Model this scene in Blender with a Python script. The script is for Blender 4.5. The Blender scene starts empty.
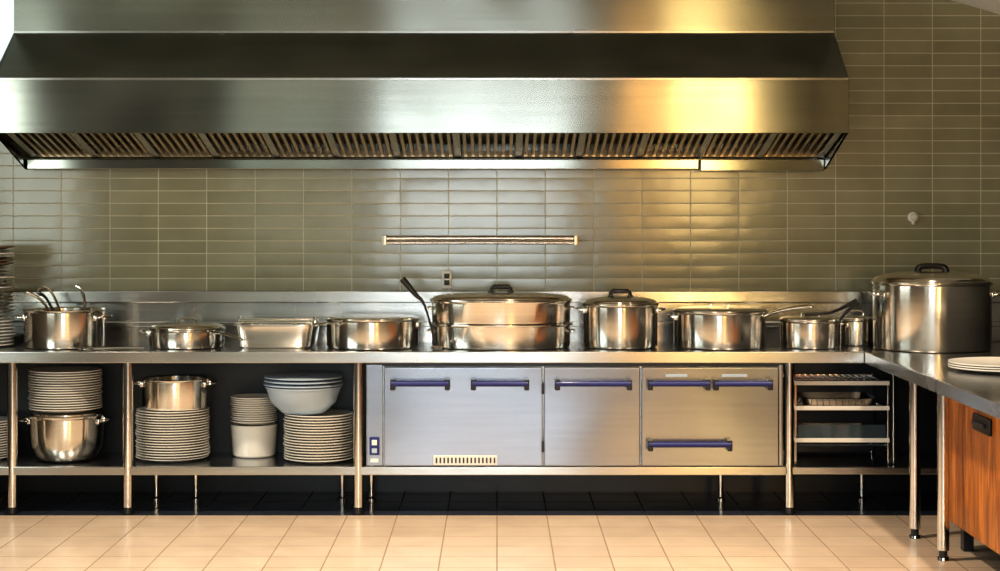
import bpy, bmesh, math, random
from mathutils import Vector, Matrix
random.seed(4)
sc = bpy.context.scene
sc.view_settings.view_transform = 'Standard'
try: sc.view_settings.look = 'Medium High Contrast'
except Exception as ex: print('look', ex)
PI = math.pi

# ------------------------------------------------------------------ materials
def newmat(name):
    m = bpy.data.materials.new(name); m.use_nodes = True
    nt = m.node_tree
    return m, nt, nt.nodes['Principled BSDF']

def plain(name, col, rough=0.5, metal=0.0, coat=0.0, emis=None, estr=0, var=0.0):
    m, nt, b = newmat(name)
    b.inputs['Base Color'].default_value = (*col, 1)
    b.inputs['Roughness'].default_value = rough
    b.inputs['Metallic'].default_value = metal
    b.inputs['Coat Weight'].default_value = coat
    if emis:
        b.inputs['Emission Color'].default_value = (*emis, 1)
        b.inputs['Emission Strength'].default_value = estr
    n = nt.nodes.new('ShaderNodeTexNoise'); n.inputs['Scale'].default_value = 30
    mr = nt.nodes.new('ShaderNodeMapRange')
    mr.inputs[3].default_value = max(rough-0.05-var, 0.02); mr.inputs[4].default_value = min(rough+0.05+var, 1)
    nt.links.new(n.outputs[0], mr.inputs[0]); nt.links.new(mr.outputs[0], b.inputs['Roughness'])
    return m

def steel(name, col=(.62,.6,.57), rough=.3, aniso=.8, T=(0,0,1), streak=(2,2,45), wob=.01, smudge=.04, wscale=(1.5,1.5,1.5), cvar=.12):
    m, nt, b = newmat(name)
    L = nt.links.new
    b.inputs['Metallic'].default_value = 1
    b.inputs['Anisotropic'].default_value = aniso
    cx = nt.nodes.new('ShaderNodeCombineXYZ')
    for i in range(3): cx.inputs[i].default_value = T[i]
    L(cx.outputs[0], b.inputs['Tangent'])
    tc = nt.nodes.new('ShaderNodeTexCoord')
    mp = nt.nodes.new('ShaderNodeMapping'); mp.inputs['Scale'].default_value = streak
    L(tc.outputs['Object'], mp.inputs[0])
    n = nt.nodes.new('ShaderNodeTexNoise'); n.inputs['Scale'].default_value = 1; n.inputs['Detail'].default_value = 1
    L(mp.outputs[0], n.inputs[0])
    n2 = nt.nodes.new('ShaderNodeTexNoise'); n2.inputs['Scale'].default_value = 3; n2.inputs['Detail'].default_value = 0
    L(tc.outputs['Object'], n2.inputs[0])
    mr = nt.nodes.new('ShaderNodeMapRange'); mr.inputs[1].default_value=.2; mr.inputs[2].default_value=.8
    mr.inputs[3].default_value = rough-smudge; mr.inputs[4].default_value = rough+smudge
    L(n2.outputs[0], mr.inputs[0]); L(mr.outputs[0], b.inputs['Roughness'])
    mx = nt.nodes.new('ShaderNodeMix'); mx.data_type='RGBA'
    mx.inputs[6].default_value = (*[c*(1-cvar) for c in col],1); mx.inputs[7].default_value = (*[min(1,c*(1+cvar)) for c in col],1)
    L(n.outputs[0], mx.inputs[0]); L(mx.outputs[2], b.inputs['Base Color'])
    if wob>0:   # gentle panel waviness
        mp2 = nt.nodes.new('ShaderNodeMapping'); mp2.inputs['Scale'].default_value = wscale
        L(tc.outputs['Object'], mp2.inputs[0])
        n3 = nt.nodes.new('ShaderNodeTexNoise'); n3.inputs['Scale'].default_value = 1; n3.inputs['Detail'].default_value = 0
        L(mp2.outputs[0], n3.inputs[0])
        v1 = nt.nodes.new('ShaderNodeVectorMath'); v1.operation='SUBTRACT'; v1.inputs[1].default_value=(.5,.5,.5); L(n3.outputs['Color'], v1.inputs[0])
        v2 = nt.nodes.new('ShaderNodeVectorMath'); v2.operation='SCALE'; v2.inputs['Scale'].default_value=wob*2; L(v1.outputs[0], v2.inputs[0])
        g = nt.nodes.new('ShaderNodeNewGeometry')
        v3 = nt.nodes.new('ShaderNodeVectorMath'); v3.operation='ADD'; L(g.outputs['Normal'], v3.inputs[0]); L(v2.outputs[0], v3.inputs[1])
        v4 = nt.nodes.new('ShaderNodeVectorMath'); v4.operation='NORMALIZE'; L(v3.outputs[0], v4.inputs[0])
        L(v4.outputs[0], b.inputs['Normal'])
    return m

def tiles(name, c1, c2, grout, w, h, axes, rough, gw=.003, pillow=.0003, wob=.0008, spec=.5, coat=0.0, off=(0,0)):
    m, nt, b = newmat(name); L = nt.links.new; N = nt.nodes.new
    g = N('ShaderNodeNewGeometry'); s = N('ShaderNodeSeparateXYZ'); L(g.outputs['Position'], s.inputs[0])
    c = N('ShaderNodeCombineXYZ')
    ins=[]
    for i,a in enumerate(axes):
        ad = N('ShaderNodeMath'); ad.operation='ADD'; ad.inputs[1].default_value = off[i]+30*(w,h)[i]
        L(s.outputs[a], ad.inputs[0]); L(ad.outputs[0], c.inputs[i]); ins.append(ad)
    br = N('ShaderNodeTexBrick'); br.offset = 0; br.squash = 1
    br.inputs['Scale'].default_value = 1; br.inputs['Brick Width'].default_value = w; br.inputs['Row Height'].default_value = h
    br.inputs['Mortar Size'].default_value = gw; br.inputs['Mortar Smooth'].default_value = .2
    br.inputs['Color1'].default_value=(*c1,1); br.inputs['Color2'].default_value=(*c2,1); br.inputs['Mortar'].default_value=(*grout,1)
    L(c.outputs[0], br.inputs[0])
    n = N('ShaderNodeTexNoise'); n.inputs['Scale'].default_value=5; n.inputs['Detail'].default_value=4
    L(c.outputs[0], n.inputs[0])
    mx = N('ShaderNodeMix'); mx.data_type='RGBA'; mx.blend_type='MULTIPLY'; mx.inputs[0].default_value=.35
    L(br.outputs[0], mx.inputs[6]); L(n.outputs[0], mx.inputs[7]); L(mx.outputs[2], b.inputs['Base Color'])
    b.inputs['Specular IOR Level'].default_value = spec
    b.inputs['Coat Weight'].default_value = coat; b.inputs['Coat Roughness'].default_value = rough
    mr = N('ShaderNodeMapRange'); mr.inputs[3].default_value=rough; mr.inputs[4].default_value=.8
    L(br.outputs['Fac'], mr.inputs[0]); L(mr.outputs[0], b.inputs['Roughness'])
    if coat>0:
        mc = N('ShaderNodeMapRange'); mc.inputs[3].default_value=coat; mc.inputs[4].default_value=0
        L(br.outputs['Fac'], mc.inputs[0]); L(mc.outputs[0], b.inputs['Coat Weight'])
    hs=[]
    for i in range(2):
        dv=N('ShaderNodeMath'); dv.operation='DIVIDE'; dv.inputs[1].default_value=(w,h)[i]; L(ins[i].outputs[0], dv.inputs[0])
        fr=N('ShaderNodeMath'); fr.operation='FRACT'; L(dv.outputs[0], fr.inputs[0])
        sb=N('ShaderNodeMath'); sb.operation='SUBTRACT'; sb.inputs[1].default_value=.5; L(fr.outputs[0], sb.inputs[0])
        pw=N('ShaderNodeMath'); pw.operation='MULTIPLY'; L(sb.outputs[0], pw.inputs[0]); L(sb.outputs[0], pw.inputs[1])
        ml=N('ShaderNodeMath'); ml.operation='MULTIPLY'; ml.inputs[1].default_value=-4*pillow; L(pw.outputs[0], ml.inputs[0]); hs.append(ml)
    a1=N('ShaderNodeMath'); L(hs[0].outputs[0],a1.inputs[0]); L(hs[1].outputs[0],a1.inputs[1])
    n2=N('ShaderNodeTexNoise'); n2.inputs['Scale'].default_value=7; n2.inputs['Detail'].default_value=1; L(c.outputs[0], n2.inputs[0])
    m2=N('ShaderNodeMath'); m2.operation='MULTIPLY'; m2.inputs[1].default_value=wob; L(n2.outputs[0], m2.inputs[0])
    a2=N('ShaderNodeMath'); L(a1.outputs[0],a2.inputs[0]); L(m2.outputs[0],a2.inputs[1])
    m3=N('ShaderNodeMath'); m3.operation='MULTIPLY'; m3.inputs[1].default_value=-.0008; L(br.outputs['Fac'], m3.inputs[0])
    a3=N('ShaderNodeMath'); L(a2.outputs[0],a3.inputs[0]); L(m3.outputs[0],a3.inputs[1])
    bp=N('ShaderNodeBump'); bp.inputs['Distance'].default_value=1; bp.inputs['Strength'].default_value=1
    L(a3.outputs[0], bp.inputs['Height']); L(bp.outputs[0], b.inputs['Normal'])
    L(bp.outputs[0], b.inputs['Coat Normal'])
    return m

def woodmat(name):
    m, nt, b = newmat(name); L=nt.links.new; N=nt.nodes.new
    g=N('ShaderNodeNewGeometry'); mp=N('ShaderNodeMapping'); mp.inputs['Scale'].default_value=(8,14,1.6)
    L(g.outputs['Position'], mp.inputs[0])
    n=N('ShaderNodeTexNoise'); n.inputs['Scale'].default_value=1.6; n.inputs['Detail'].default_value=7; n.inputs['Distortion'].default_value=1.2
    L(mp.outputs[0], n.inputs[0])
    cr=N('ShaderNodeValToRGB'); cr.color_ramp.elements[0].position=.3; cr.color_ramp.elements[1].position=.72
    cr.color_ramp.elements[0].color=(.2,.045,.008,1); cr.color_ramp.elements[1].color=(.85,.3,.05,1)
    L(n.outputs[0], cr.inputs[0]); L(cr.outputs[0], b.inputs['Base Color']); b.inputs['Roughness'].default_value=.35
    return m

M = {}
M['steel']  = steel('brushed_steel', (.5,.5,.485), .24, wob=.012)
M['hood']   = steel('hood_steel', (.32,.33,.3), .17, .93, streak=(1,1,30), wob=.012, wscale=(1.6,1,.4))
M['door']   = steel('oven_door_steel', (.31,.33,.375), .2, .55, smudge=.01, wob=.028, wscale=(2.2,1,2.2), cvar=.1)
M['top']    = steel('counter_top_steel', (.45,.46,.48), .2, .5, T=(0,1,0))
M['pot']    = steel('pot_steel', (.8,.76,.7), .17, .8, smudge=.03, streak=(1,1,60), wob=.015)
M['polish'] = steel('polished_steel', (.72,.71,.68), .12, .3, smudge=.03, wob=0)
M['slat']   = steel('filter_steel', (.6,.5,.36), .3, .4, wob=0)
M['rail']   = steel('rail_steel', (.7,.64,.58), .2, .2, wob=0)
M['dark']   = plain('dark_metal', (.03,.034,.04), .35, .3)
M['black']  = plain('black_plastic', (.012,.012,.013), .35)
M['blue']   = plain('blue_handle', (.008,.016,.15), .38, 0, .1)
M['white']  = plain('white_porcelain', (.8,.77,.72), .2, 0, .4)
M['bluewhite']=plain('pale_blue_enamel', (.42,.51,.62), .25, 0, .4)
M['brown']  = plain('brown_stoneware', (.2,.13,.08), .4)
M['paint']  = plain('white_paint', (.9,.89,.86), .7)
M['ceil']   = plain('ceiling_paint', (.45,.47,.43), .8)
M['sidewall']= plain('dark_wall_paint', (.07,.065,.055), .7)
M['glassblue']= plain('grey_tinted_glass', (.06,.09,.11), .08, .3, .6)
M['walltile']= tiles('glazed_wall_tile', (.325,.31,.2),(.39,.37,.25),(.72,.68,.52), .29,.075,(0,2), .15, spec=.5, coat=.45, gw=.003, wob=.001)
M['floortile']=tiles('floor_tile', (.72,.56,.43),(.8,.63,.49),(.38,.28,.2), .275,.275,(0,1), .28, gw=.004, pillow=.0002, wob=.0006)
M['shadetile']=tiles('shaded_floor_tile', (.03,.04,.065),(.045,.055,.085),(.01,.013,.02), .275,.275,(0,1), .2, gw=.004, pillow=.0002, wob=.0006)  # floor tile with the counter's shadow put into its colour
M['wood']   = woodmat('cherry_wood')

# ------------------------------------------------------------------ mesh builder
class B:
    def __init__(s, name, loc=(0,0,0)):
        s.name=name; s.loc=Vector(loc); s.bm=bmesh.new(); s.mats=[]
    def mi(s, k):
        if k not in s.mats: s.mats.append(k)
        return s.mats.index(k)
    def poly(s, pts, k):
        f=s.bm.faces.new([s.bm.verts.new(p) for p in pts]); f.material_index=s.mi(k)
    def box(s, x0,x1,y0,y1,z0,z1, k, bev=0.0, mat=None):
        r=bmesh.ops.create_cube(s.bm, size=1)
        vs=r['verts']
        for v in vs:
            v.co=Vector(((x0+x1)/2+v.co.x*(x1-x0),(y0+y1)/2+v.co.y*(y1-y0),(z0+z1)/2+v.co.z*(z1-z0)))
            if mat is not None: v.co=mat@v.co
        fs=set(f for v in vs for f in v.link_faces)
        i=s.mi(k)
        for f in fs: f.material_index=i
        if bev>0:
            es=list(set(e for f in fs for e in f.edges))
            bmesh.ops.bevel(s.bm, geom=es, offset=bev, segments=2, profile=.5, affect='EDGES', material=-1)
    def lathe(s, prof, k, c=(0,0,0), seg=48, sx=1, sy=1, sup=0, mat=None):
        rings=[]
        def pt(r,z,a):
            ca,sa=math.cos(a),math.sin(a)
            if sup:
                e=2/sup
                ca=math.copysign(abs(ca)**e,ca); sa=math.copysign(abs(sa)**e,sa)
            p=Vector((c[0]+r*ca*sx, c[1]+r*sa*sy, c[2]+z))
            return mat@p if mat is not None else p
        for r,z in prof:
            if r<1e-6: rings.append([s.bm.verts.new(pt(0,z,0))])
            else: rings.append([s.bm.verts.new(pt(r,z,2*PI*j/seg)) for j in range(seg)])
        i=s.mi(k)
        for a,b in zip(rings[:-1],rings[1:]):
            for j in range(seg):
                j2=(j+1)%seg
                if len(a)==1 and len(b)==1: continue
                if len(a)==1: f=s.bm.faces.new((a[0],b[j2],b[j]))
                elif len(b)==1: f=s.bm.faces.new((a[j],a[j2],b[0]))
                else: f=s.bm.faces.new((a[j],a[j2],b[j2],b[j]))
                f.material_index=i
    def tube(s, pts, r, k, seg=12, smooth=0, flat=1.0):
        P=[Vector(p) for p in pts]
        R=r if isinstance(r,(list,tuple)) else [r]*len(P)
        if smooth:
            Q=[];RR=[]
            for i in range(len(P)-1):
                p0=P[max(i-1,0)];p1=P[i];p2=P[i+1];p3=P[min(i+2,len(P)-1)]
                for t_ in range(smooth):
                    t=t_/smooth
                    Q.append(.5*((2*p1)+(-p0+p2)*t+(2*p0-5*p1+4*p2-p3)*t*t+(-p0+3*p1-3*p2+p3)*t**3))
                    RR.append(R[i]*(1-t)+R[i+1]*t)
            Q.append(P[-1]);RR.append(R[-1]);P,R=Q,RR
        rings=[]; prev=None
        for i,p in enumerate(P):
            d=(P[min(i+1,len(P)-1)]-P[max(i-1,0)]).normalized()
            if prev is None:
                u=Vector((0,0,1)) if abs(d.z)<.9 else Vector((1,0,0))
            else: u=prev
            u=(u-d*u.dot(d)).normalized(); prev=u
            v=d.cross(u)
            rings.append([s.bm.verts.new(p+R[i]*(math.cos(2*PI*j/seg)*u*flat+math.sin(2*PI*j/seg)*v)) for j in range(seg)])
        idx=s.mi(k)
        for a,b in zip(rings[:-1],rings[1:]):
            for j in range(seg):
                j2=(j+1)%seg
                s.bm.faces.new((a[j],a[j2],b[j2],b[j])).material_index=idx
        s.bm.faces.new(rings[0][::-1]).material_index=idx
        s.bm.faces.new(rings[-1]).material_index=idx
    def done(s, ang=35, wn=False):
        bmesh.ops.recalc_face_normals(s.bm, faces=s.bm.faces)
        me=bpy.data.meshes.new(s.name); s.bm.to_mesh(me); s.bm.free()
        for k in s.mats: me.materials.append(M[k])
        for p in me.polygons: p.use_smooth=True
        me.set_sharp_from_angle(angle=math.radians(ang))
        o=bpy.data.objects.new(s.name, me); o.location=s.loc
        sc.collection.objects.link(o)
        if wn:
            md=o.modifiers.new('weighted_normals','WEIGHTED_NORMAL'); md.keep_sharp=True; md.weight=100
        return o

# ------------------------------------------------------------------ room shell
YB=10.85; YF=-1.5; XL=-3.7; XR=3.7; ZC=3.3
def wallbox(n,a,k):
    b=B(n); b.box(*a,k); return b.done()
wallbox('wall_back',(XL-.1,XR+.1,YB,YB+.1,0,ZC),'walltile')
wallbox('wall_left',(XL-.1,XL,YF,YB,0,ZC),'sidewall')
wallbox('wall_right',(XR,XR+.1,YF,YB,0,ZC),'sidewall')
wallbox('wall_front',(XL-.1,XR+.1,YF-.1,YF,0,ZC),'sidewall')
wallbox('ceiling',(XL-.1,XR+.1,YF-.1,YB+.1,ZC,ZC+.1),'ceil')
b=B('floor')
b.box(XL-.1,XR+.1,YF-.1,9.985,-.1,0,'floortile')
b.box(XL-.1,XR+.1,9.985,YB+.1,-.1,0,'shadetile')  # strip under the counter, shade painted in
b.done()
wallbox('shade_panel_back',(XL,XR,YB-.02,YB,0,.84),'dark')  # dark sheet standing in for shade on the wall below the counter

b=B('trim_1')  # sloped white bulkhead under the ceiling, right corner
pr=[(2.2,3.299),(2.4,3.035),(XR-.001,2.657),(XR-.001,3.299)]
for y in (10.35,YB-.002): b.poly([(x,y,z) for x,z in pr],'paint')
for i in range(4):
    p,q=pr[i],pr[(i+1)%4]
    b.poly([(p[0],10.35,p[1]),(q[0],10.35,q[1]),(q[0],YB-.002,q[1]),(p[0],YB-.002,p[1])],'paint')
b.done()

def arealight(name, loc, rot, sx, sy, col, power, parent=None):
    l=bpy.data.lights.new(name,'AREA'); l.shape='RECTANGLE'; l.size=sx; l.size_y=sy; l.color=col; l.energy=power
    o=bpy.data.objects.new(name,l); o.location=loc; o.rotation_euler=rot; sc.collection.objects.link(o)
    if parent: o.parent=parent
    return o
def empty(name, loc=(0,0,0)):
    e=bpy.data.objects.new(name,None); e.location=loc; sc.collection.objects.link(e); return e

def window_front(name, x0,x1,z0,z1, col, rad, nx=3, nz=2):
    e=empty(name)
    b=B(name+'_frame'); w=.05
    for i in range(nx+1):
        x=x0+(x1-x0)*i/nx; b.box(x-w/2,x+w/2,YF+.001,YF+.07,z0,z1,'dark')
    for i in range(nz+1):
        z=z0+(z1-z0)*i/nz; b.box(x0,x1,YF+.001,YF+.07,z-w/2,z+w/2,'dark')
    f=b.done(); f.parent=e
    A=(x1-x0)*(z1-z0)
    arealight(name+'_daylight',((x0+x1)/2,YF+.02,(z0+z1)/2),(PI/2,0,0),x1-x0,z1-z0,col,rad*PI*A,e)
window_front('window_1',-1.4,.9,.9,2.3,(.88,.97,1),11,3,2)
window_front('window_2',1.5,2.28,.9,3.2,(1,.46,.11),5,1,3)
window_front('window_3',2.3,2.9,1.4,3.2,(1,.66,.25),26,1,3)
window_front('window_4',-3.4,-1.9,.9,2.4,(.85,.97,.85),1.5,2,2)
e=empty('window_5')  # added window light out of view, sized to brighten the left side
b=B('window_5_frame')
for y in (6.0,7.3,8.6): b.box(XL+.001,XL+.06,y-.03,y+.03,1.1,2.8,'paint')
for z in (1.1,2.8): b.box(XL+.001,XL+.06,6,8.6,z-.03,z+.03,'paint')
b.done().parent=e
arealight('window_5_daylight',(XL+.02,7.3,1.95),(0,-PI/2,0),1.7,2.6,(.9,1,.92),70,e)
M['glow']=plain('glow_pane',(.8,.9,.9),.2,emis=(.75,.95,1),estr=.8)  # emissive material for the added pane in the upper left corner
e=empty('window_6')  # glowing pane added to make the upper left corner bright
b=B('corner_glow_pane'); b.box(-3.5,-2.88,YB-.02,YB-.005,2.5,3.2,'glow')
b.done().parent=e
b=B('window_6_frame')
b.box(-3.55,-3.5,YB-.04,YB-.001,2.45,3.25,'paint'); b.box(-2.88,-2.83,YB-.04,YB-.001,2.45,3.25,'paint')
b.box(-3.5,-2.88,YB-.04,YB-.001,2.45,2.5,'paint'); b.box(-3.5,-2.88,YB-.04,YB-.001,3.2,3.25,'paint')
b.done().parent=e

def downlight(x,y,p,col=(1,.81,.59),cone=104,tilt=0):
    e=empty('ceiling_downlight',(x,y,ZC))
    b=B('can'); b.lathe([(.09,-.001),(.09,-.05),(.075,-.05),(.07,-.01),(0,-.01)],'paint')
    b.done().parent=e
    l=bpy.data.lights.new('bulb','SPOT'); l.energy=p; l.color=col; l.spot_size=math.radians(cone); l.spot_blend=.6; l.shadow_soft_size=.07
    o=bpy.data.objects.new('bulb',l); o.location=(0,0,-.06); o.rotation_euler=(tilt,0,0); sc.collection.objects.link(o); o.parent=e
for x,p in ((-2.7,180),(-1.1,220),(.5,260),(2.0,230)): downlight(x,8.3,p)
e=empty('ceiling_fill',(0,3.0,ZC))  # added fill light out of view, lifts the wall and hood
b=B('fill_housing'); b.box(-2.6,2.6,-.65,.65,-.05,-.001,'paint',.005); b.done().parent=e
arealight('fill_light',(0,0,-.055),(0,0,0),5,1.2,(1,.93,.76),60,e)

# ------------------------------------------------------------------ hood
b=B('range_hood')
X0,X1=-2.79,1.945; Y0=10.0; YU=10.45; YW=YB-.002
def quadx(p,q,k,x0=X0,x1=X1): b.poly([(x0,p[0],p[1]),(x1,p[0],p[1]),(x1,q[0],q[1]),(x0,q[0],q[1])],k)
b.box(X0,X1,Y0,Y0+.02,2.118,2.41,'hood',.003)
quadx((Y0+.004,2.408),(YU,2.71),'hood')
b.box(X0,X1,YU,YU+.02,2.71,ZC-.002,'hood')
b.box(X0,X1,YU-.012,YU+.0,2.705,2.72,'steel',.002)
b.box(X0,X1,Y0-.006,Y0+.006,2.402,2.416,'steel',.002)
b.box(X0,X1,Y0,Y0+.06,2.112,2.12,'hood')
side=[(Y0+.001,2.118),(10.7,1.925),(YW,1.925),(YW,ZC-.002),(YU,ZC-.002),(YU,2.71),(Y0+.001,2.41)]
for x in (X0,X1): b.poly([(x,y,z) for y,z in side],'hood')
for x in (X0+.012,X1-.012): b.poly([(x,y,z) for y,z in side],'hood')
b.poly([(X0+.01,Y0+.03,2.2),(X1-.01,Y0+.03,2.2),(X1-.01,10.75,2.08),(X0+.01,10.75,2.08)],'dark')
f0=Vector((0,Y0+.06,2.132)); f1=Vector((0,10.7,2.0)); ln=(f1-f0).length; ang=math.atan2(f1.z-f0.z,f1.y-f0.y)
R=Matrix.Translation(f0)@Matrix.Rotation(ang,4,'X')
xa,xb=X0+.07,X1-.04
n=104
for i in range(n+1):
    x=xa+(xb-xa)*i/n
    b.box(x-.009,x+.009,0,ln,0,.03,'slat',0,R)
nm=13
for i in range(nm+1):
    x=xa+(xb-xa)*i/nm
    b.box(x-.02,x+.02,0,ln,-.012,.02,'steel',.003,R)
b.box(xa,xb,0,.05,-.008,.03,'slat',0,R)
b.box(xa,xb,ln-.03,ln,-.008,.03,'slat',0,R)
b.box(X0+.02,1.19,10.66,10.78,1.925,1.985,'hood',.006)
b.box(1.2,X1-.012,10.68,10.80,1.915,1.985,'hood',.006)
for x in (-1.35,0.0,1.1):
    b.box(x-.02,x+.02,10.655,10.66,1.93,1.98,'hood')
b.done(wn=True)

# wall accessories
b=B('utensil_rail',( -.1,YB,1.505))
b.tube([(-.58,-.05,.012),(.58,-.05,.012)],.015,'rail')
b.tube([(-.58,-.05,-.016),(.58,-.05,-.016)],.010,'rail')
for x in (-.57,.57):
    b.box(x-.012,x+.012,-.068,-.001,-.03,.03,'slat',.004)
for x in (-.2,.2): b.box(x-.006,x+.006,-.045,-.001,-.018,.018,'slat',.002)
b.done(wn=True)
b=B('wall_thermostat',(2.49,YB,1.643))
RX=Matrix.Rotation(PI/2,4,'X')
b.lathe([(0,0),(.03,0),(.032,.008),(.03,.02),(.018,.024),(.018,.045),(.014,.05),(0,.05)],'white',mat=RX)
b.box(-.008,.008,-.03,-.001,-.045,-.02,'white',.003)
b.done()
b=B('wall_socket',(-.3,YB,1.27))
b.box(-.03,.03,-.02,-.001,-.055,.055,'white',.004)
b.box(-.016,.016,-.024,-.018,.005,.035,'black',.002)
b.box(-.016,.016,-.024,-.018,-.035,-.005,'black',.002)
b.done()

# ------------------------------------------------------------------ counters
b=B('steel_counter')
CY0=10.0
XE=2.03
b.box(XL+.002,XE,CY0+.012,10.83,.872,.9,'top',.003)
b.box(XL+.002,XE,CY0,CY0+.02,.838,.902,'steel',.006)
b.box(XL+.002,XE,CY0+.03,CY0+.06,.84,.872,'dark')
b.box(XL+.002,XR-.002,10.80,10.83,.9,1.15,'steel')
b.box(XL+.002,XR-.002,10.71,10.83,1.135,1.205,'steel',.008)
b.box(XL+.002,XR-.002,10.77,10.80,.99,1.02,'steel',.006)
b.box(XL+.002,-.735,CY0+.02,10.66,.235,.262,'top')
b.box(XL+.002,1.6,CY0+.005,CY0+.035,.218,.266,'steel',.006)
b.box(1.6,2.5,CY0+.005,CY0+.035,.222,.262,'steel',.006)
b.box(1.6,2.5,CY0+.02,10.66,.235,.258,'top')
b.box(XL+.002,-.735,10.64,10.66,.262,.87,'dark')  # dark backing, paints the shade inside the left bay
b.box(1.6,3.6,10.66,10.68,.262,.87,'dark')  # dark backing, paints the shade inside the right bay
def leg(x,y,z1,r=.029,foot='black'):
    b.tube([(x,y,.04),(x,y,z1)],r,'polish',20)
    b.tube([(x,y,.002),(x,y,.01),(x,y,.045)],[r*1.0,r*1.05,r*.85],foot,16)
for x in (-2.685,-2.045,-.768,1.62): leg(x,CY0-.0+.03,.86)
for x in (-1.98,-1.75,-.9,-.73,1.30,2.12,-2.9): 
    b.tube([(x,10.52,.05),(x,10.52,.235)],.014,'polish',12)
    b.lathe([(0,0.002),(.03,.002),(.03,.01),(.016,.02),(.016,.055),(0,.055)],'polish',(x,10.52,0),16)
b.done(wn=True)

b=B('side_counter')
b.box(XE+.002,XR-.002,6.6,10.70,.872,.9,'top',.003)
b.box(XE,XE+.022,6.6,10.0,.838,.902,'steel',.005)
b.box(XE,XR-.002,6.59,6.61,.838,.902,'steel',.005)
for y in (9.3,8.71,7.2):
    b.tube([(2.147,y,.05),(2.147,y,.873)],.029,'polish',20)
    b.tube([(2.147,y,.012),(2.147,y,.055)],.02,'dark',16)
    b.tube([(2.147,y,.002),(2.147,y,.014)],[.031,.029],'polish',16)
    b.lathe([(.034,0),(.034,.03),(.03,.03)],'polish',(2.147,y,.84),20)
b.done(wn=True)

b=B('wooden_cabinet')
x0=2.25
b.box(x0+.015,3.65,7.0,9.03,.13,.86,'dark')
for i in range(9):
    y0_=7.92+i*.123
    b.box(x0,x0+.02,y0_,y0_+.121,.14,.79,'wood',.003)
b.box(x0-.004,x0+.02,7.86,7.915,.0,.86,'steel',.004)
b.box(x0-.004,x0+.02,7.0,7.855,.14,.79,'wood',.004)
b.box(x0-.02,x0,8.22,8.50,.655,.735,'black',.008)
b.box(x0-.035,x0-.018,8.26,8.46,.685,.705,'dark',.005)
for y in (7.1,8.95): b.box(x0+.05,x0+.1,y-.03,y+.03,.002,.13,'dark')
b.done(wn=True)

# ------------------------------------------------------------------ oven range
b=B('commercial_oven')
b.box(-.725,1.582,10.045,10.66,.268,.834,'steel')
b.box(-.722,-.632,10.012,10.045,.27,.83,'door',.004)
doors=[(-.626,.252),(.258,.79),(.798,1.556)]
for x0,x1 in doors:
    b.box(x0,x1,9.985,10.04,.272,.818,'door',.007)
b.box(1.56,1.582,10.012,10.045,.27,.83,'door',.003)
b.box(-.722,1.582,10.02,10.045,.82,.834,'dark')
def handle(x0,x1,z):
    b.tube([(x0,9.925,z),(x1,9.925,z)],.0155,'blue',14)
    for x in (x0+.008,x1-.008):
        b.box(x-.014,x+.014,9.915,9.986,z-.036,z+.022,'black',.005)
for a in ((-.58,-.265,.732),(-.138,.171,.732),(.325,.735,.732),(.834,1.165,.732),(1.195,1.508,.732),(.834,1.285,.398)): handle(*a)
b.box(-.35,0,9.978,9.986,.278,.332,'white',.003)
for i in range(16):
    x=-.338+i*.0213
    b.box(x,x+.009,9.974,9.979,.290,.320,'dark')
for z in (.70,.38):
    b.box(.245,.262,9.972,9.99,z-.03,z+.03,'black',.003)
b.box(-.705,-.65,10.002,10.013,.33,.43,'blue',.004)
b.box(-.692,-.663,9.995,10.003,.385,.415,'white',.003)
b.box(-.692,-.663,9.995,10.003,.342,.368,'bluewhite',.003)
b.box(-.70,-.655,10.004,10.012,.29,.31,'white',.002)
b.box(.93,1.05,9.981,9.986,.765,.78,'bluewhite')
b.box(1.24,1.38,9.981,9.986,.765,.78,'bluewhite')
b.done(wn=True)

b=B('wire_shelf_rack',(1.93,10.35,.262))
hx=.265
for x in (-hx,hx):
    for y in (-.22,.22): b.box(x-.012,x+.012,y-.012,y+.012,0,.47,'polish',.003)
for z in (.455,.315,.135):
    b.box(-hx,hx,-.235,-.215,z-.012,z+.012,'white',.004)
    b.box(-hx,hx,.21,.225,z-.01,z+.01,'polish')
    for i in range(14):
        x=-hx+.03+i*.036; b.tube([(x,-.22,z+.005),(x,.22,z+.005)],.003,'polish',6)
    for y in (-.1,0,.1): b.tube([(-hx,y,z),(hx,y,z)],.003,'polish',6)
b.box(-hx,hx,-.2,.2,.10,.11,'glassblue'); 
b.box(-hx,hx,.2,.206,.02,.45,'dark')
b.box(-hx+.02,hx-.02,-.215,-.21,.14,.22,'glassblue')
for z in (.325,.145):
    b.lathe([(0,z),(.2,z),(.215,z+.035),(.225,z+.037),(.212,z+.04),(.198,z+.006),(0,z+.006)],'steel',(0,0,0),48,1,.8,7)
b.box(.29,.31,-.2,-.18,0,.6,'polish',.004)
b.done(wn=True)

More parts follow.
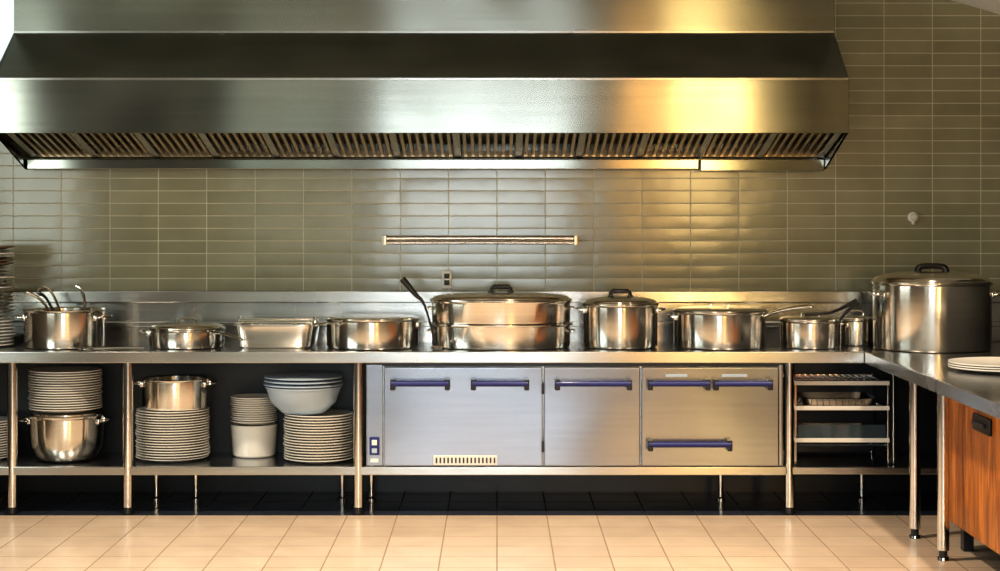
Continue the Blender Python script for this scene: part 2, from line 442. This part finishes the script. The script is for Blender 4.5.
# ------------------------------------------------------------------ cookware
def potbody(b,r,h,z=0,k='pot',sx=1,sy=1,sup=0,c=(0,0)):
    b.lathe([(0,z),(r-.015,z),(r-.004,z+.004),(r,z+.015),(r,z+h-.012),(r+.008,z+h-.004),(r+.009,z+h),(r+.004,z+h+.002),(r-.006,z+h-.004),(r-.007,z+.02),(r-.02,z+.008),(0,z+.008)],k,(c[0],c[1],0),64,sx,sy,sup)
def potlid(b,r,z,dome=.03,k='pot',sx=1,sy=1,sup=0,knob='black',c=(0,0)):
    prof=[(r+.006,z-.004),(r+.012,z),(r+.010,z+.006),(r-.005,z+.010)]
    for i in range(1,9):
        t=i/8; prof.append(((r-.005)*math.cos(t*PI/2)**.8 if i<8 else 0, z+.010+dome*math.sin(t*PI/2)))
    b.lathe(prof,k,(c[0],c[1],0),64,sx,sy,sup)
    zt=z+.009+dome
    if knob=='black':
        w=.055
        b.tube([(-w,0,zt-.004),(-w,0,zt+.018),(-w*.75,0,zt+.03),(w*.75,0,zt+.03),(w,0,zt+.018),(w,0,zt-.004)],[.011,.011,.014,.014,.011,.011],'black',12)
        b.lathe([(.022,zt-.004),(.018,zt+.006),(0,zt+.008)],'black',(-w,0,0),16)
        b.lathe([(.022,zt-.004),(.018,zt+.006),(0,zt+.008)],'black',(w,0,0),16)
    elif knob=='loop':
        w=.05
        b.tube([(-w,0,zt-.004),(-w,0,zt+.012),(-w*.6,0,zt+.022),(w*.6,0,zt+.022),(w,0,zt+.012),(w,0,zt-.004)],.006,'polish',10,3)
def loops(b,r,z,ang=(0,PI),w=.055,out=.05,k='polish',sx=1,rad=.007):
    for a in ang:
        R=Matrix.Rotation(a,3,'Z')
        pts=[(-.003+r*sx,-w,z),(r*sx+out*.6,-w,z+.006),(r*sx+out,-w*.6,z+.01),(r*sx+out,w*.6,z+.01),(r*sx+out*.6,w,z+.006),(r*sx-.003,w,z)]
        b.tube([R@Vector(p) for p in pts],rad,k,10,4)
        for s_ in (-w,w):
            p=R@Vector((r*sx-.002,s_,z))
            b.box(p.x-.008,p.x+.008,p.y-.012,p.y+.012,p.z-.014,p.z+.014,k,.003)
def longhandle(b,p0,p1,k='polish',r=.012):
    p0=Vector(p0);p1=Vector(p1);d=p1-p0
    b.tube([p0,p0+d*.15+Vector((0,0,.01)),p0+d*.5+Vector((0,0,.014)),p0+d*.9+Vector((0,0,.006)),p1],[r*1.2,r*.8,r,r*1.2,r*.8],k,12,4,.6)
ZT=.9015
b=B('saucepot_with_ladles',(-2.476,10.36,ZT))
potbody(b,.225,.215); loops(b,.225,.17,(-.25,PI+.25))
b.tube([(-.02,0,.02),(-.1,-.03,.24),(-.19,-.05,.31),(-.21,-.05,.30)],[.008,.008,.01,.006],'polish',10,5)
b.tube([(.02,.05,.03),(-.05,.03,.25),(-.10,.02,.335),(-.15,.02,.33),(-.16,.02,.30)],.008,'polish',10,5)
b.tube([(.1,.0,.03),(.12,-.02,.25),(.10,-.02,.33),(.07,-.02,.35)],[.007,.008,.01,.007],'polish',10,5)
b.tube([(.0,.1,.03),(-.12,.1,.26),(-.17,.1,.30)],[.007,.008,.012],'black',10,5)
b.lathe([(0,.1),(.19,.1),(.19,.105),(0,.105)],'brown')
b.done()
b=B('crockery_stack',(-2.93,10.36,ZT))
z=0
for i in range(30):
    r=.165+random.uniform(-.006,.006); k=random.choice(['white','brown','pot','pot']) if i>7 else 'white'
    b.lathe([(0,z),(r*.6,z),(r,z+.016),(r,z+.021),(r*.6,z+.007),(0,z+.007)],k,(random.uniform(-.004,.004),0,0),40); z+=.0192
b.done()
b=B('saute_pan',(-1.775,10.36,ZT))
potbody(b,.212,.105,k='pot'); potlid(b,.205,.11,.022,'pot',knob='loop')
longhandle(b,(.16,-.15,.085),(.36,-.30,.06))
loops(b,.212,.08,(PI,))
b.done()
b=B('serving_spoon',(-2.1,10.1,ZT))
b.tube([(-.16,0,.008),(0,0,.012),(.13,.01,.010)],[.008,.006,.007],'polish',10,4)
b.lathe([(0,0),(.03,.004),(.038,.014),(.034,.014),(.026,.008),(0,.004)],'polish',(-.19,0,0),24,1.3,1)
b.done()
b=B('roasting_pan',(-1.262,10.42,ZT))
b.lathe([(0,0),(.205,0),(.215,.01),(.232,.125),(.242,.128),(.242,.134),(.228,.134),(.21,.014),(0,.01)],'pot',(0,0,0),64,1,.8,7)
for i in range(15):
    x=-.2+i*.0286; b.tube([(x,-.165,.138),(x,.165,.138)],.004,'polish',8)
for y in (-.165,0,.165): b.tube([(-.215,y,.144),(.215,y,.144)],.005,'polish',8)
for s_ in (-1,1):
    b.tube([(s_*.21,-.07,.13),(s_*.215,-.07,.165),(s_*.215,.07,.165),(s_*.21,.07,.13)],.006,'polish',10,4)
b.tube([(-.2,-.165,.142),(-.2,-.165,.165),(.2,-.165,.165),(.2,-.165,.142)],.005,'polish',8)
b.done()
b=B('casserole_pot',(-.712,10.36,ZT))
potbody(b,.262,.165); potlid(b,.255,.165,.006,'pot',knob='none')
longhandle(b,(-.18,-.2,.135),(-.30,-.34,.14)); loops(b,.262,.13,(0,),.05,.01)
b.done()
b=B('oval_braiser_with_lid',(.023,10.36,ZT))
potbody(b,.395,.135,0,'pot',1,.66)
b.lathe([(.40,.126),(.412,.128),(.414,.137),(.40,.14)],'polish',(0,0,0),64,1,.66)
potbody(b,.395,.125,.141,'pot',1,.66)
potlid(b,.398,.27,.035,'pot',1,.66,knob='black')
for s_ in (-1,1):
    for z in (.22,.09):
        b.tube([(s_*.385,-.06,z),(s_*.41,-.06,z+.006),(s_*.418,0,z+.008),(s_*.41,.06,z+.006),(s_*.385,.06,z)],.006,'polish',10,4)
b.done()
b=B('ladle',(-.40,10.12,ZT))
b.tube([(.06,-.0,.03),(-.005,0,.25),(-.055,0,.31),(-.13,0,.40)],[.006,.007,.014,.019],'black',12,5)
b.lathe([(0,0),(.025,.004),(.038,.022),(.036,.022),(.022,.008),(0,.005)],'polish',(.06,0,.0),24)
b.done()
b=B('stock_pot',(.706,10.36,ZT))
potbody(b,.212,.245); potlid(b,.21,.25,.03,'pot'); loops(b,.212,.21,out=.035)
b.done()
b=B('saucepan',(1.275,10.36,ZT))
potbody(b,.262,.205); potlid(b,.26,.21,.012,'pot',knob='loop')
longhandle(b,(.235,-.1,.18),(.50,-.2,.24),r=.018); loops(b,.262,.17,(PI,),out=.03)
b.done()
b=B('saucepan',(1.79,10.33,ZT))
potbody(b,.172,.155); potlid(b,.17,.16,.01,'pot',knob='loop')
longhandle(b,(.14,-.08,.14),(.235,-.16,.26),'black',.017)
b.tube([(-.05,-.1,.19),(.1,-.1,.205),(.25,-.05,.27)],[.008,.008,.014],'black',10,4)
b.done()
b=B('saucepan',(2.085,10.54,ZT))
potbody(b,.125,.15); loops(b,.125,.12,(PI*1.2,)); potlid(b,.12,.155,.01,'pot',knob='loop')
b.done()
b=B('stock_pot',(2.455,10.22,ZT))
potbody(b,.328,.375,k='pot'); potlid(b,.325,.38,.05,'pot',knob='none')
loops(b,.328,.31,(PI*1.08,-.15),.07,.06,rad=.01)
w=.08; zt=.44
b.tube([(-w,0,zt-.015),(-w*.95,0,zt+.012),(-w*.6,0,zt+.026),(w*.6,0,zt+.026),(w*.95,0,zt+.012),(w,0,zt-.015)],[.022,.019,.016,.016,.019,.022],'black',12,3)
b.done()

b=B('serving_platter',(2.47,8.8,ZT))
for i in range(3):
    z=i*.011; r=.27
    b.lathe([(0,z),(r*.65,z),(r,z+.02),(r,z+.026),(r*.65,z+.007),(0,z+.007)],'white',(0,0,0),64)
b.done()

# ------------------------------------------------------------------ shelf items
ZS=.264
def stack(b,r,n,pitch,z0=0,k='white',foot=.6,lip=.022,c=(0,0)):
    z=z0
    for i in range(n):
        ox,oy=random.uniform(-.003,.003),random.uniform(-.003,.003)
        rr=r+random.uniform(-.002,.002)
        b.lathe([(0,z),(rr*foot,z),(rr*foot+.01,z+.003),(rr,z+lip),(rr+.001,z+lip+.004),(rr-.004,z+lip+.005),(rr*foot,z+.007),(0,z+.007)],k,(c[0]+ox,c[1]+oy,0),48)
        z+=pitch
    return z+lip-pitch+.005
b=B('mixing_bowl',(-2.45,10.3,ZS))
b.lathe([(0,0),(.12,0),(.15,.006),(.178,.03),(.197,.08),(.205,.15),(.208,.245),(.218,.252),(.22,.26),(.212,.262),(.2,.25),(.196,.15),(.19,.09),(.17,.04),(.12,.01),(0,.01)],'pot',(0,0,0),64)
loops(b,.204,.225,(-.1,PI+.1))
b.lathe([(0,.262),(.19,.262),(.19,.272),(0,.272)],'pot')
b.done()
b=B('plate_stack',(-2.455,10.3,ZS+.276))
stack(b,.205,16,.0142,0,'white')
b.done()
b=B('plate_stack',(-2.93,10.3,ZS)); stack(b,.17,15,.0145); b.done()
b=B('plate_stack',(-1.845,10.3,ZS)); zt=stack(b,.207,19,.0148); b.done()
b=B('saucepan',(-1.83,10.3,ZS+zt+.001))
potbody(b,.186,.17); loops(b,.186,.14,(-.1,PI+.1)); b.lathe([(0,.06),(.17,.06),(.17,.065),(0,.065)],'dark'); b.done()
b=B('bowl_stack',(-1.405,10.47,ZS))
b.lathe([(0,0),(.11,0),(.122,.01),(.135,.18),(.13,.185),(.118,.02),(0,.012)],'white')
zt=stack(b,.135,12,.0125,.186,'white',.7,.018); b.done()
b=B('plate_stack',(-1.01,10.25,ZS)); zt=stack(b,.196,17,.0155); b.done()
b=B('mixing_bowl_stack',(-1.095,10.25,ZS+zt+.001))
b.lathe([(0,0),(.12,0),(.13,.008),(.185,.06),(.212,.14),(.218,.142),(.218,.15),(.205,.15),(.178,.065),(.12,.012),(0,.01)],'bluewhite')
zz=.152
for i in range(3):
    rr=.226-.002*i
    b.lathe([(0,zz),(rr-.03,zz),(rr,zz+.006),(rr,zz+.012),(rr-.03,zz+.016),(0,zz+.02)],'bluewhite'); zz+=.021
b.done()

# ------------------------------------------------------------------ world + camera
w=bpy.data.worlds.new('world'); sc.world=w; w.use_nodes=True
w.node_tree.nodes['Background'].inputs[0].default_value=(.6,.7,.8,1)
w.node_tree.nodes['Background'].inputs[1].default_value=.3
cd=bpy.data.cameras.new('camera'); cam=bpy.data.objects.new('camera',cd); sc.collection.objects.link(cam)
cam.location=(0,0,1.685); cam.rotation_euler=(PI/2,0,0)
cd.sensor_width=36; cd.lens=36*1.81; cd.shift_x=.003; cd.shift_y=-.0755
cd.clip_end=100
sc.camera=cam
